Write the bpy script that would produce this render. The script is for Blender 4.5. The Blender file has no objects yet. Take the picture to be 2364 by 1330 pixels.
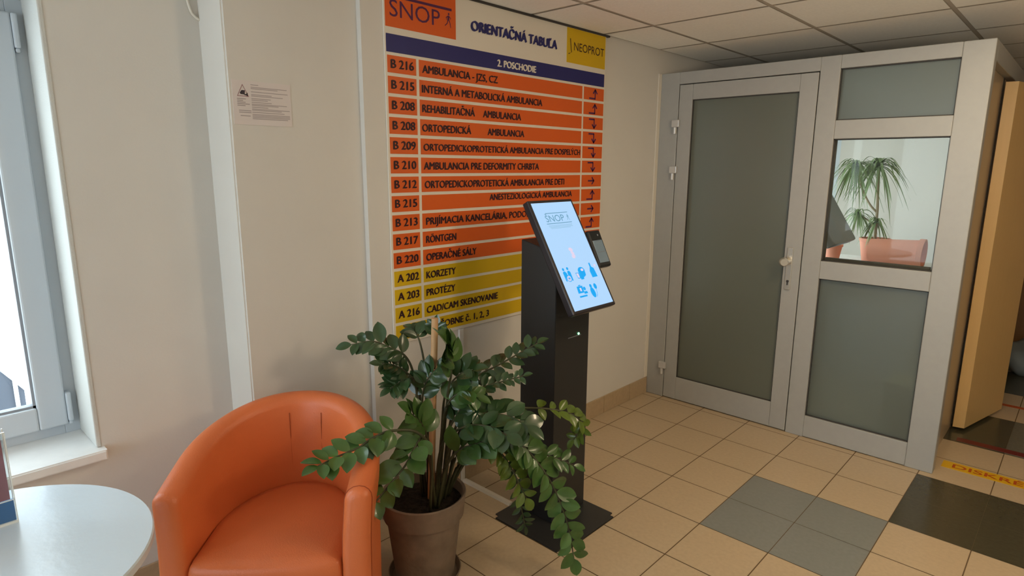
import bpy, bmesh, math, random
from mathutils import Vector, Matrix
random.seed(7)
S = bpy.context.scene
COL = S.collection
PI = math.pi

def lin(r, g, b):
    f = lambda c: (c/255/12.92 if c <= 10.3 else ((c/255+.055)/1.055)**2.4)
    return (f(r), f(g), f(b), 1)

# ------------------------------------------------------------------ camera
cd = bpy.data.cameras.new('camera'); cam = bpy.data.objects.new('camera', cd); COL.objects.link(cam)
cd.sensor_fit = 'HORIZONTAL'; cd.sensor_width = 36; cd.lens = 21.484; cd.clip_start = .05; cd.clip_end = 200
R_ = Vector((0.72636589, 0.68728543, 0.00559718)); U_ = Vector((-0.13771544, 0.1375581, 0.9808732)); F_ = Vector((-0.67336992, 0.71324365, -0.19456733))
M = Matrix((R_, U_, -F_)).transposed().to_4x4(); M.translation = Vector((1.97215, -3.54914, 1.54031)); cam.matrix_world = M
S.camera = cam
# ------------------------------------------------------------------ view, world, daylight
S.view_settings.view_transform = 'Standard'; S.view_settings.look = 'None'; S.view_settings.gamma = 1
S.view_settings.use_curve_mapping = False
S.view_settings.exposure = -0.02
S.cycles.use_denoising = True
S.cycles.max_bounces = 12; S.cycles.diffuse_bounces = 8; S.cycles.transparent_max_bounces = 16
S.cycles.sample_clamp_indirect = 6
w = bpy.data.worlds.new('sky'); S.world = w; w.use_nodes = True
bg = w.node_tree.nodes['Background']
bg.inputs[0].default_value = (0.78, 0.91, 1.0, 1); bg.inputs[1].default_value = 6.4
def portal(name, loc, rot, sx, sy):
    l = bpy.data.lights.new(name, 'AREA'); l.shape = 'RECTANGLE'; l.size = sx; l.size_y = sy
    l.cycles.is_portal = True
    o = bpy.data.objects.new(name, l); COL.objects.link(o); o.location = loc; o.rotation_euler = rot
# windows of the hall (left wall: the one in view and an unseen one further back; unseen rear glazing sized for the light) and of the back room (side opening added, then the real window)
portal('daylight_portal', (-.66, -3.80, 1.32), (0, -PI/2, 0), 1.44, 1.38)
portal('daylight_portal', (-.66, -5.80, 1.32), (0, -PI/2, 0), 1.44, 1.40)
portal('daylight_portal', (1.0, -7.32, 1.15), (PI/2, 0, 0), 2.5, 2.0)
portal('daylight_portal', (-.66, 1.2, 1.25), (0, -PI/2, 0), 1.6, 2.0)
portal('daylight_portal', (.20, 2.72, 1.5), (-PI/2, 0, 0), .60, 1.2)

# ------------------------------------------------------------------ materials
def mat(name, col, rough=.6, spec=.5, metal=0., noise=0., nscale=8., bump=0., bscale=60., emit=None, es=1., trans=0., coat=0., ior=1.45):
    m = bpy.data.materials.new(name); m.use_nodes = True
    nt = m.node_tree; b = nt.nodes['Principled BSDF']
    b.inputs['Base Color'].default_value = col; b.inputs['Roughness'].default_value = rough
    b.inputs['Specular IOR Level'].default_value = spec; b.inputs['Metallic'].default_value = metal
    b.inputs['Transmission Weight'].default_value = trans; b.inputs['Coat Weight'].default_value = coat; b.inputs['IOR'].default_value = ior
    if emit: b.inputs['Emission Color'].default_value = emit; b.inputs['Emission Strength'].default_value = es
    tc = nt.nodes.new('ShaderNodeTexCoord')
    if noise > 0:
        n = nt.nodes.new('ShaderNodeTexNoise'); n.inputs['Scale'].default_value = nscale; n.inputs['Detail'].default_value = 5
        nt.links.new(tc.outputs['Object'], n.inputs['Vector'])
        mr = nt.nodes.new('ShaderNodeMapRange'); mr.inputs['From Min'].default_value = .3; mr.inputs['From Max'].default_value = .7
        mr.inputs['To Min'].default_value = 1-noise; mr.inputs['To Max'].default_value = 1+noise
        nt.links.new(n.outputs['Fac'], mr.inputs['Value'])
        mx = nt.nodes.new('ShaderNodeVectorMath'); mx.operation = 'SCALE'; mx.inputs[0].default_value = col[:3]
        nt.links.new(mr.outputs['Result'], mx.inputs['Scale']); nt.links.new(mx.outputs['Vector'], b.inputs['Base Color'])
    if bump > 0:
        n2 = nt.nodes.new('ShaderNodeTexNoise'); n2.inputs['Scale'].default_value = bscale; n2.inputs['Detail'].default_value = 4
        nt.links.new(tc.outputs['Object'], n2.inputs['Vector'])
        bp = nt.nodes.new('ShaderNodeBump'); bp.inputs['Strength'].default_value = bump; bp.inputs['Distance'].default_value = .01
        nt.links.new(n2.outputs['Fac'], bp.inputs['Height']); nt.links.new(bp.outputs['Normal'], b.inputs['Normal'])
    return m
def glass(name, tint=(1, 1, 1, 1), refl=.035):
    m = bpy.data.materials.new(name); m.use_nodes = True; nt = m.node_tree; nt.nodes.clear()
    o = nt.nodes.new('ShaderNodeOutputMaterial'); t = nt.nodes.new('ShaderNodeBsdfTransparent'); g = nt.nodes.new('ShaderNodeBsdfGlossy')
    t.inputs[0].default_value = tint; g.inputs['Roughness'].default_value = .02
    lw = nt.nodes.new('ShaderNodeLayerWeight'); lw.inputs[0].default_value = .5
    pw = nt.nodes.new('ShaderNodeMath'); pw.operation = 'POWER'; pw.inputs[1].default_value = 4.5; nt.links.new(lw.outputs['Facing'], pw.inputs[0])
    f = nt.nodes.new('ShaderNodeMath'); f.operation = 'MULTIPLY_ADD'; f.inputs[1].default_value = .75; f.inputs[2].default_value = refl; nt.links.new(pw.outputs[0], f.inputs[0])
    mx = nt.nodes.new('ShaderNodeMixShader'); nt.links.new(f.outputs[0], mx.inputs[0]); nt.links.new(t.outputs[0], mx.inputs[1]); nt.links.new(g.outputs[0], mx.inputs[2])
    nt.links.new(mx.outputs[0], o.inputs[0]); return m
def frosted(name, col, clear, rough, milky=.25):
    m = bpy.data.materials.new(name); m.use_nodes = True; nt = m.node_tree; b = nt.nodes['Principled BSDF']; o = nt.nodes['Material Output']
    b.inputs['Base Color'].default_value = (.78, .86, .78, 1); b.inputs['Transmission Weight'].default_value = 1; b.inputs['Roughness'].default_value = rough; b.inputs['IOR'].default_value = 1.12
    d = nt.nodes.new('ShaderNodeBsdfPrincipled'); d.inputs['Base Color'].default_value = col; d.inputs['Roughness'].default_value = .28
    tl = nt.nodes.new('ShaderNodeBsdfTranslucent'); tl.inputs[0].default_value = (.5, .56, .5, 1)
    m1 = nt.nodes.new('ShaderNodeMixShader'); m1.inputs[0].default_value = milky
    nt.links.new(d.outputs[0], m1.inputs[1]); nt.links.new(tl.outputs[0], m1.inputs[2])
    m2 = nt.nodes.new('ShaderNodeMixShader'); m2.inputs[0].default_value = clear
    nt.links.new(m1.outputs[0], m2.inputs[1]); nt.links.new(b.outputs[0], m2.inputs[2]); nt.links.new(m2.outputs[0], o.inputs[0]); return m
def emis(name, col, s):
    return mat(name, (0, 0, 0, 1), .4, .3, emit=col, es=s)
def wood(name, c1, c2, sx=(6, 6, .6), rough=.45):
    m = mat(name, c1, rough); nt = m.node_tree; b = nt.nodes['Principled BSDF']
    tc = nt.nodes.new('ShaderNodeTexCoord'); mp = nt.nodes.new('ShaderNodeMapping'); mp.inputs['Scale'].default_value = sx
    n = nt.nodes.new('ShaderNodeTexNoise'); n.inputs['Scale'].default_value = 9; n.inputs['Detail'].default_value = 6
    r = nt.nodes.new('ShaderNodeMix'); r.data_type = 'RGBA'; r.inputs[6].default_value = c1; r.inputs[7].default_value = c2
    nt.links.new(tc.outputs['Object'], mp.inputs[0]); nt.links.new(mp.outputs[0], n.inputs['Vector']); nt.links.new(n.outputs['Fac'], r.inputs[0]); nt.links.new(r.outputs[2], b.inputs['Base Color'])
    return m

WALL = mat('painted_plaster', (.63, .605, .56, 1), .8, .3, noise=.02, nscale=3, bump=.03, bscale=140)
WALLW = mat('window_reveal_plaster', (.56, .56, .53, 1), .8, .3, bump=.2, bscale=220)
TILE_L = mat('cream_floor_tile', (.455, .35, .226, 1), .32, .5, noise=.05, nscale=60)
TILE_G = mat('grey_floor_tile', (.20, .205, .19, 1), .3, .5, noise=.05, nscale=60)
TILE_D = mat('black_floor_tile', (.055, .05, .03, 1), .22, .5, noise=.1, nscale=60)
TILE_M = mat('mid_grey_floor_tile', (.12, .115, .085, 1), .25, .5, noise=.08, nscale=60)
GROUT = mat('brown_grout', (.13, .085, .045, 1), .8, .2)
SKIRT = mat('skirting_tile', (.42, .31, .19, 1), .4, .5, noise=.06, nscale=50)
CEILT = mat('ceiling_tile', (.94, .92, .86, 1), .9, .2, noise=.03, nscale=90, bump=.1, bscale=200)
CEILB = mat('ceiling_grid', (.50, .45, .38, 1), .6, .3)
ALU = mat('grey_coated_aluminium', (.35, .345, .32, 1), .38, .5, noise=.02, nscale=30)
ALUD = mat('aluminium_rebate', (.05, .045, .04, 1), .6, .3)
HINGE = mat('hinge_grey_metal', (.55, .54, .52, 1), .3, .5, metal=.3)
CHROME = mat('satin_metal', (.72, .69, .62, 1), .25, .5, metal=.8)
FROST = frosted('frosted_glass', (.14, .15, .125, 1), .30, .42, .12)
FROSTD = frosted('frosted_door_glass', (.125, .13, .10, 1), .06, .6, .08)
CLEAR = glass('clear_glass', (.97, .98, .97, 1))
CLEARP = glass('partition_glass', (.97, .97, .91, 1), .012)
PVC = mat('white_pvc', (.55, .60, .65, 1), .35, .5)
GASK = mat('grey_gasket', (.30, .32, .35, 1), .5, .4)
SILL = mat('white_stone_sill', (.76, .76, .75, 1), .25, .5, noise=.04, nscale=14, bump=.05, bscale=40)
BLACK = mat('black_powder_coat', (.020, .020, .020, 1), .45, .5)
BLACKG = mat('black_gloss_plastic', (.010, .010, .012, 1), .22, .5)
BLACKP = mat('dark_plastic_bezel', (.018, .014, .018, 1), .35, .5)
LEATHER = mat('orange_leatherette', (.60, .145, .044, 1), .38, .5, noise=.05, nscale=5, bump=.12, bscale=260)
SEAM = mat('seam_shadow_thread', (.30, .06, .02, 1), .6, .3)
TABLE = mat('pale_grey_laminate', (.58, .66, .73, 1), .22, .5, bump=.05, bscale=45)
TABLEE = mat('table_edge', (.55, .54, .52, 1), .4, .5)
METAL = mat('grey_table_metal', (.4, .4, .4, 1), .3, .5, metal=.8)
POT = mat('grey_brown_terracotta', (.205, .152, .110, 1), .75, .3, noise=.18, nscale=14, bump=.15, bscale=70)
SOIL = mat('dark_soil', (.02, .014, .009, 1), .95, .2, noise=.4, nscale=40, bump=1., bscale=80)
LEAF = mat('glossy_green_leaf', (.050, .105, .024, 1), .27, .5, noise=.25, nscale=12, coat=.15)
LEAFD = mat('dark_green_leaf', (.028, .060, .020, 1), .25, .5, noise=.25, nscale=12, coat=.2)
LEAFY = mat('yellow_green_leaf', (.085, .125, .015, 1), .3, .5, noise=.25, nscale=12, coat=.1)
STEM = mat('green_brown_stem', (.045, .045, .018, 1), .5, .4, noise=.3, nscale=20)
STAKEM = wood('pale_wood_dowel', (.55, .33, .16, 1), (.42, .23, .10, 1), (20, 20, 2), .6)
BEECH = wood('beech_veneer', (.66, .43, .17, 1), (.60, .38, .145, 1), (8, 8, .7), .4)
BROWNW = wood('brown_veneer', (.22, .11, .035, 1), (.17, .08, .03, 1), (8, 8, .7), .4)
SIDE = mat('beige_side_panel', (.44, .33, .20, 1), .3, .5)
BWHITE = mat('sign_white', (.70, .65, .56, 1), .45, .4)
ORANGE = mat('sign_orange', (.64, .105, .012, 1), .45, .4)
YELLOW = mat('sign_yellow', (.62, .40, .006, 1), .45, .4)
NAVY = mat('sign_navy', (.022, .022, .13, 1), .45, .4)
INK = mat('sign_dark_ink', (.035, .012, .016, 1), .5, .3)
PURPLE = mat('sign_purple_ink', (.085, .02, .07, 1), .5, .3)
PAPER = mat('white_paper', (.66, .60, .58, 1), .7, .2)
GREYINK = mat('grey_print', (.33, .29, .29, 1), .7, .2)
DARKINK = mat('dark_print', (.06, .05, .06, 1), .7, .2)
REDINK = mat('dull_red_print', (.28, .12, .14, 1), .7, .2)
SCREEN = emis('lit_screen', (.45, .70, 1., 1), 1.0)
ICON = emis('screen_blue_icon', (.004, .40, .92, 1), 1.)
ICONL = emis('screen_pale_blue', (.36, .62, .86, 1), .9)
ICONP = emis('screen_pale_pink', (.78, .68, .86, 1), 1.0)
LOGOB = emis('screen_logo_blue', (.16, .40, .58, 1), .8)
LED = emis('green_light', (.25, 1, .45, 1), 6)
TSCR = mat('grey_terminal_screen', (.10, .13, .15, 1), .12, .5, emit=(.2, .27, .30, 1), es=.22)
TAPEY = mat('yellow_floor_tape', (.66, .38, .01, 1), .35, .5)
TAPER = mat('red_floor_tape', (.12, .012, .01, 1), .35, .5)
TAPEL = mat('red_tape_lettering', (.42, .07, .01, 1), .4, .4)
TERRA = mat('salmon_terracotta', (.66, .27, .18, 1), .6, .4)
PALM = mat('palm_leaf', (.20, .29, .12, 1), .4, .5)
PALMT = mat('palm_trunk', (.35, .28, .18, 1), .8, .3)
YBOX = mat('pale_yellow_card', (.72, .62, .34, 1), .7, .3)
GREYV = mat('grey_vinyl', (.16, .17, .19, 1), .4, .5)
ACRYL = glass('clear_acrylic', (.93, .95, .95, 1))
ACRYLE = mat('acrylic_edge', (.80, .80, .74, 1), .2, .5)
PINKP = mat('pink_leaflet', (.34, .13, .16, 1), .4, .4)
BLUEP = mat('blue_leaflet_band', (.05, .18, .44, 1), .3, .5)
BAG = mat('blue_grey_sacking', (.20, .23, .24, 1), .45, .5)
OUTW = mat('white_render', (.85, .87, .9, 1), .8, .3)
OUTG = mat('grey_render', (.07, .08, .10, 1), .8, .3)

# ------------------------------------------------------------------ helpers
def obj(name, bm, m, parent=None, smooth=False, angle=None):
    me = bpy.data.meshes.new(name); bm.normal_update(); bm.to_mesh(me); bm.free()
    for x in (m if isinstance(m, (list, tuple)) else [m]): me.materials.append(x)
    if smooth:
        me.polygons.foreach_set('use_smooth', [True]*len(me.polygons))
        if angle is not None: me.set_sharp_from_angle(angle=angle)
    o = bpy.data.objects.new(name, me); COL.objects.link(o)
    if parent is not None:
        o.parent = parent; o.matrix_parent_inverse = parent.matrix_world.inverted()
    return o
def tag(o, label=None, cat=None, group=None, kind=None):
    if label: o['label'] = label
    if cat: o['category'] = cat
    if group: o['group'] = group
    if kind: o['kind'] = kind
    return o
def thing(name, loc, label, cat, group=None):
    o = bpy.data.objects.new(name, None); o.empty_display_size = .1; COL.objects.link(o); o.location = loc
    o.matrix_world = Matrix.Translation(loc)
    return tag(o, label, cat, group)
def struct(name, loc=None, bm=None, m=None, label=None):
    if bm is not None: o = obj(name, bm, m)
    else:
        o = bpy.data.objects.new(name, None); o.empty_display_size = .1; COL.objects.link(o); o.location = loc; o.matrix_world = Matrix.Translation(loc)
    o['kind'] = 'structure'
    if label: o['label'] = label
    return o
def BM(): return bmesh.new()
def box(bm, x0, x1, y0, y1, z0, z1, bev=0, mtx=None, mi=0, seg=2):
    c = Vector(((x0+x1)/2, (y0+y1)/2, (z0+z1)/2)); s = (abs(x1-x0), abs(y1-y0), abs(z1-z0))
    mm = Matrix.Translation(c) @ Matrix.Diagonal((*s, 1))
    if mtx is not None: mm = mtx @ mm
    r = bmesh.ops.create_cube(bm, size=1, matrix=mm); vs = r['verts']
    fs = list({f for v in vs for f in v.link_faces})
    for f in fs: f.material_index = mi
    if bev:
        es = list({e for v in vs for e in v.link_edges})
        r2 = bmesh.ops.bevel(bm, geom=es, offset=bev, segments=seg, affect='EDGES', profile=.5)
        for f in r2['faces']: f.material_index = mi
def quad(bm, pts, mi=0):
    f = bm.faces.new([bm.verts.new(p) for p in pts]); f.material_index = mi; return f
def prism(bm, poly, axis_vec, mtx=None):
    """extrude a closed planar polygon (list of Vectors) along axis_vec"""
    P = [Vector(p) for p in poly]; Q = [p+Vector(axis_vec) for p in P]
    if mtx is not None: P = [mtx@p for p in P]; Q = [mtx@p for p in Q]
    a = [bm.verts.new(p) for p in P]; b = [bm.verts.new(p) for p in Q]; n = len(a)
    bm.faces.new(a); bm.faces.new(b[::-1])
    for i in range(n): bm.faces.new((a[i], b[i], b[(i+1) % n], a[(i+1) % n]))
    bmesh.ops.recalc_face_normals(bm, faces=bm.faces[:])
def lathe(bm, prof, c, n=48, cap=False):
    rings = []
    for r, z in prof:
        rings.append([bm.verts.new((c[0]+r*math.cos(2*PI*i/n), c[1]+r*math.sin(2*PI*i/n), c[2]+z)) for i in range(n)])
    for a, b in zip(rings, rings[1:]):
        for i in range(n): bm.faces.new((a[i], a[(i+1) % n], b[(i+1) % n], b[i]))
    if cap:
        bm.faces.new(rings[0][::-1]); bm.faces.new(rings[-1])
    bmesh.ops.recalc_face_normals(bm, faces=bm.faces[:])
def catmull(P, n):
    P = [Vector(p) for p in P]; out = []
    Q = [P[0]*2-P[1]] + P + [P[-1]*2-P[-2]]
    for i in range(1, len(Q)-2):
        a, b, c, d = Q[i-1:i+3]
        for k in range(n):
            t = k/n
            out.append(.5*((2*b)+(c-a)*t+(2*a-5*b+4*c-d)*t*t+(3*b-a-3*c+d)*t**3))
    out.append(P[-1]); return out
def tube(bm, path, r0, r1=None, n=8, cap=True):
    r1 = r0 if r1 is None else r1; rings = []; m = len(path); ref = Vector((.3, .2, 1)).normalized()
    for i, p in enumerate(path):
        t = (path[min(i+1, m-1)]-path[max(i-1, 0)]).normalized()
        a = t.cross(ref)
        if a.length < .05: a = t.cross(Vector((1, 0, 0)))
        a.normalize(); b = t.cross(a); r = r0+(r1-r0)*i/(m-1)
        rings.append([bm.verts.new(p+(a*math.cos(2*PI*k/n)+b*math.sin(2*PI*k/n))*r) for k in range(n)])
    for A, B in zip(rings, rings[1:]):
        for k in range(n): bm.faces.new((A[k], A[(k+1) % n], B[(k+1) % n], B[k]))
    if cap: bm.faces.new(rings[0][::-1]); bm.faces.new(rings[-1])
    bmesh.ops.recalc_face_normals(bm, faces=bm.faces[:])
def text_bm(s, bold=0., extrude=0.):
    """flat mesh of a line of text, normalised to its own bounds: returns bmesh, width, cap height"""
    cu = bpy.data.curves.new('lettering', 'FONT'); cu.body = s; cu.size = 1; cu.offset = bold; cu.resolution_u = 3
    o = bpy.data.objects.new('lettering', cu); COL.objects.link(o)
    dg = bpy.context.evaluated_depsgraph_get(); me = bpy.data.meshes.new_from_object(o.evaluated_get(dg))
    bm = bmesh.new(); bm.from_mesh(me)
    bpy.data.objects.remove(o); bpy.data.curves.remove(cu); bpy.data.meshes.remove(me)
    return bm
CAP = .70
def text(name, s, m, parent, O, X, Y, u0, u1, v0, cap, bold=.03, lift=.0006):
    """lettering from u0 to u1 along X, baseline v0, capital height cap, on the plane O,X,Y"""
    bm = text_bm(s, 0); X = Vector(X); Y = Vector(Y); O = Vector(O); N = X.cross(Y)
    xs = [v.co.x for v in bm.verts]; a, b = min(xs), max(xs)
    fat = bold*cap*2.3
    for v in bm.verts:
        v.co = O+X*(u0+fat+(v.co.x-a)/(b-a)*(u1-u0-2*fat))+Y*(v0+v.co.y/CAP*cap)+N*lift
    if fat:
        geo = bm.verts[:]+bm.edges[:]+bm.faces[:]; first = bm.verts[:]
        for k in (1, 2):
            r = bmesh.ops.duplicate(bm, geom=geo)
            for v in r['geom']:
                if isinstance(v, bmesh.types.BMVert): v.co += X*(fat if k == 1 else -fat)+Y*(fat*.45 if k == 1 else -fat*.45)+N*(.00015*k)
    return obj(name, bm, m, parent)

# ================================================================== THE SETTING
XW = -.133; XB = -.16; XA = -.35; YP = .049; ZC = 2.26; T = .3
# floor: 30 cm tiles in a bed of grout
bm = BM(); quad(bm, [(-.7, -7.2, -.002), (5.7, -7.2, -.002), (5.7, 6.2, -.002), (-.7, 6.2, -.002)], 0)
g = .0022
for a in range(-3, 19):
    for b in range(-21, 24):
        x0, x1, y1, y0 = a*T, a*T+T, -b*T, -b*T-T
        x0 = max(x0, -.7); mi = 1
        if 3 <= a < 5 and 2 <= b < 4: mi = 2
        if 5 <= a < 9 and 0 <= b < 2: mi = 3
        if a == 5 and -4 <= b < -2: mi = 3
        if 6 <= a < 8 and -4 <= b < -2: mi = 4
        if 5 <= a < 8 and -8 <= b < -6: mi = 3
        if 9 <= a < 11 and 2 <= b < 4: mi = 2
        if 3 <= a < 5 and 8 <= b < 10: mi = 2
        if 5 <= a < 9 and 6 <= b < 8 and a > 6: mi = 3
        h = {1: g, 2: .0014, 3: .0004, 4: .001}[mi]
        quad(bm, [(x0+h, y0+h, 0), (x1-h, y0+h, 0), (x1-h, y1-h, 0), (x0+h, y1-h, 0)], mi)
struct('floor', bm=bm, m=[GROUT, TILE_L, TILE_G, TILE_D, TILE_M])
# ceiling: 60 cm tiles in a visible grid
bm = BM(); quad(bm, [(-.7, 6.2, ZC+.003), (5.7, 6.2, ZC+.003), (5.7, -7.2, ZC+.003), (-.7, -7.2, ZC+.003)], 0)
g = .011
for i in range(-2, 10):
    for j in range(-12, 11):
        x0, x1 = .19+i*.597, .19+(i+1)*.597; y0, y1 = -.005+j*.6, -.005+(j+1)*.6
        if x1 < XW or x0 > 5.6: continue
        x0 = max(x0, XW+.004 if j > -4 else -.7)
        quad(bm, [(x0+g, y1-g, ZC), (x1-g, y1-g, ZC), (x1-g, y0+g, ZC), (x0+g, y0+g, ZC)], 1)
struct('ceiling', bm=bm, m=[CEILB, CEILT])
# left wall: window bay, pier and the flat stretch that carries the board
bm = BM(); XO = -.62
def wbox(*a): box(bm, *a)
WY0, WY1, WZ0, WZ1 = -4.5, -3.105, .575, 2.05
wbox(XO, XA, WY1, -2.665, 0, 2.4); wbox(XO, XA, WY0, WY1, 0, WZ0); wbox(XO, XA, WY0, WY1, WZ1, 2.4)
W2A, W2B = -6.5, -5.1
wbox(XO, XA, W2B, WY0, 0, 2.4); wbox(XO, XA, W2A, W2B, 0, WZ0); wbox(XO, XA, W2A, W2B, WZ1, 2.4); wbox(XO, XA, -7.3, W2A, 0, 2.4)
wbox(XO, XB, -2.665, -2.16, 0, 2.4); wbox(XO, XW, -2.16, .2, 0, 2.4); wbox(XO, XW, 2.2, 6.3, 0, 2.4); wbox(XO, XW, .2, 2.2, 0, .45); wbox(XO, XW, .2, 2.2, 2.05, 2.4)  # the gap left at the end is an unseen opening added to brighten the back room
bmesh.ops.bevel(bm, geom=[e for e in bm.edges if abs(e.verts[0].co.x-XB) < 1e-4 and abs(e.verts[1].co.x-XB) < 1e-4 and abs(e.verts[0].co.y+2.665) < 1e-4 and abs(e.verts[1].co.y+2.665) < 1e-4], offset=.006, segments=3, affect='EDGES')
struct('wall_left', bm=bm, m=WALL)
# right wall, rear wall with unseen glazing added for light, far wall (all behind or beside the camera)
bm = BM(); box(bm, 5.5, 5.6, -7.3, 6.3, 0, 2.4)
struct('wall_right', bm=bm, m=WALL)
bm = BM(); box(bm, -.6, -.25, -7.3, -7.2, 0, 2.4); box(bm, 2.25, 5.5, -7.3, -7.2, 0, 2.4); box(bm, -.25, 2.25, -7.3, -7.2, 0, .15); box(bm, -.25, 2.25, -7.3, -7.2, 2.15, 2.4); struct('wall_rear', bm=bm, m=WALL)
bm = BM(); box(bm, XW, 5.5, 6.2, 6.3, 0, 2.4); struct('wall_far', bm=bm, m=WALL)
# back room: far wall with its own window, side wall
bm = BM(); BY = 2.6
box(bm, XW, -.1, BY, BY+.12, 0, 2.26); box(bm, .24, 1.46, BY, BY+.12, 0, 2.26); box(bm, -.1, .24, BY, BY+.12, 0, .9); box(bm, -.1, .24, BY, BY+.12, 2.1, 2.26)
box(bm, .535, 1.46, BY-.02, BY, 0, 2.26)
struct('wall_back_room', bm=bm, m=WALL)
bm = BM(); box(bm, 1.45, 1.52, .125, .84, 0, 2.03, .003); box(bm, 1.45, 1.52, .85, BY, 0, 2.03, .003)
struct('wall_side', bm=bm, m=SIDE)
bm = BM(); box(bm, 1.518, 1.524, .82, .835, 0, 2.03); struct('trim_1', bm=bm, m=ALUD)
bm = BM(); box(bm, 1.45, 1.556, .126, BY, 2.03, 2.12, .004); struct('trim_2', bm=bm, m=ALU)
bm = BM(); box(bm, XW, XW+.006, .012, YP, .115, 2.12, .002); struct('trim_3', bm=bm, m=BWHITE)
bm = BM(); box(bm, XW, XW+.016, -2.15, -.55, ZC-.010, ZC-.001); struct('gap_shade_strip', bm=bm, m=ALUD)  # dark strip painted in for the shaded gap above the board
bm = BM(); box(bm, XW, 1.45, .126, BY, 2.09, 2.118); struct('unseen_back_room_lid', bm=bm, m=WALL)  # unseen lid, assumed here to keep the ceiling gap above dark
# skirting tiles
bm = BM()
y = -1.66
for k in range(6):
    y1 = min(y+.298, YP-.004); box(bm, XW, XW+.009, y+.0015, y1-.0015, .0, .113, .002); y += .298
    if y > 0: break
struct('baseboard_left', bm=bm, m=SKIRT)
bm = BM()
for k in range(2): box(bm, XW, XW+.009, -2.15+k*.23+.0015, -2.15+k*.23+.2285, 0, .113, .002)
for k in range(2): box(bm, XB, XB+.009, -2.66+k*.25+.0015, -2.66+k*.25+.2485, 0, .113, .002)
for k in range(13): box(bm, XA, XA+.009, -2.67-k*.298-.2965, -2.67-k*.298, 0, .113, .002)
struct('baseboard_window', bm=bm, m=SKIRT)

# added fill lights, both outside the frame: a warm panel under the ceiling and a glowing globe
l_ = thing('added_fill_panel', (1.68, -.905, ZC-.012), 'unseen square fill light panel added under the hall ceiling in front of the partition', 'added fill light')
bm = BM(); box(bm, 1.39, 1.97, -1.195, -.615, ZC-.012, ZC-.002, .003); obj('fill_panel_frame', bm, PVC, l_)
bm = BM(); quad(bm, [(1.41, -.635, ZC-.0135), (1.95, -.635, ZC-.0135), (1.95, -1.175, ZC-.0135), (1.41, -1.175, ZC-.0135)]); obj('fill_panel_face', bm, emis('fill_panel_glow', (1, .76, .48, 1), 1.), l_)
d = bpy.data.lights.new('fill_panel_light', 'AREA'); d.size = .52; d.energy = 14; d.color = (1, .79, .53)
o = bpy.data.objects.new('fill_panel_light', d); COL.objects.link(o); o.location = (1.68, -.905, ZC-.02)
pd = thing('added_fill_globe', (2.5, -1.6, 1.8), 'unseen glowing globe added in the hall as fill light', 'pendant lamp')
bm = BM(); bmesh.ops.create_uvsphere(bm, u_segments=24, v_segments=14, radius=.12, matrix=Matrix.Translation((2.5, -1.6, 1.8))); obj('fill_globe_surface', bm, emis('fill_globe_glow', (1, .79, .53, 1), 66.), pd, True)
bm = BM(); lathe(bm, [(.004, .119), (.03, .122), (.03, .135), (.004, .14), (.004, .44), (.04, .44), (.04, .458), (.0005, .458)], (2.5, -1.6, 1.8), 20); obj('fill_globe_hanger', bm, PVC, pd, True, .5)

# window in the left wall ------------------------------------------------------
win = struct('window_1', (-.56, -3.8, .6))
XF = -.565
bm = BM(); box(bm, XF-.05, XF, WY1-.055, WY1-.002, .575, 2.06, .002); box(bm, XF-.05, XF-.001, WY0+.05, WY1-.055, .575, .650, .002); box(bm, XF-.05, XF-.001, WY0+.05, WY1-.055, 1.99, 2.06, .002); box(bm, XF-.05, XF, WY0, WY0+.05, .575, 2.06, .002)
obj('window_frame', bm, PVC, win)
def sash(y0, y1):
    bm = BM(); x0, x1 = XF-.03, XF+.022; w_ = .082
    box(bm, x0, x1, y1-w_, y1, .643, 2.002, .006); box(bm, x0, x1, y0, y0+w_, .643, 2.002, .006)
    box(bm, x0, x1, y0+w_, y1-w_, .643, .643+w_, .006); box(bm, x0, x1, y0+w_, y1-w_, 2.002-w_, 2.002, .006)
    s = obj('window_sash', bm, PVC, win)
    bm = BM(); a, b, c, d = y0+w_, y1-w_, .643+w_, 2.002-w_
    for q in ((a, a+.008, c, d), (b-.008, b, c, d), (a, b, c, c+.008), (a, b, d-.008, d)): box(bm, x0+.01, x1-.012, q[0], q[1], q[2], q[3])
    obj('gasket', bm, GASK, s)
    bm = BM(); box(bm, x0+.018, x0+.024, a, b, c, d); obj('glass_pane', bm, CLEAR, s)
sash(-3.83, -3.152); sash(-4.44, -3.835)
for z in (.655, 1.895):
    bm = BM(); box(bm, XF-.004, XF+.030, -3.152, -3.136, z, z+.105, .005); box(bm, XF, XF+.024, -3.150, -3.139, z-.012, z, .003)
    obj('hinge_cover', bm, PVC, win)
bm = BM(); prism(bm, [(XF-.0005, WY0, .572), (XF-.0005, WY1-.001, .572), (XA+.001, WY1-.001, .572), (XA+.001, -3.096, .572), (-.308, -3.096, .572), (-.308, WY0, .572)], (0, 0, .034)); bmesh.ops.bevel(bm, geom=[e for e in bm.edges if abs(e.verts[0].co.x+.308) < 1e-4 and abs(e.verts[1].co.x+.308) < 1e-4], offset=.005, segments=3, affect='EDGES')
obj('window_sill', bm, SILL, win)
bm = BM(); box(bm, XF+.0005, XA+.002, WY1-.013, WY1+.003, .6065, 2.05, .004); box(bm, XF+.0005, XA+.002, WY0, WY1-.0135, 2.044, 2.055)
obj('window_reveal', bm, WALLW, win)

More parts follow.
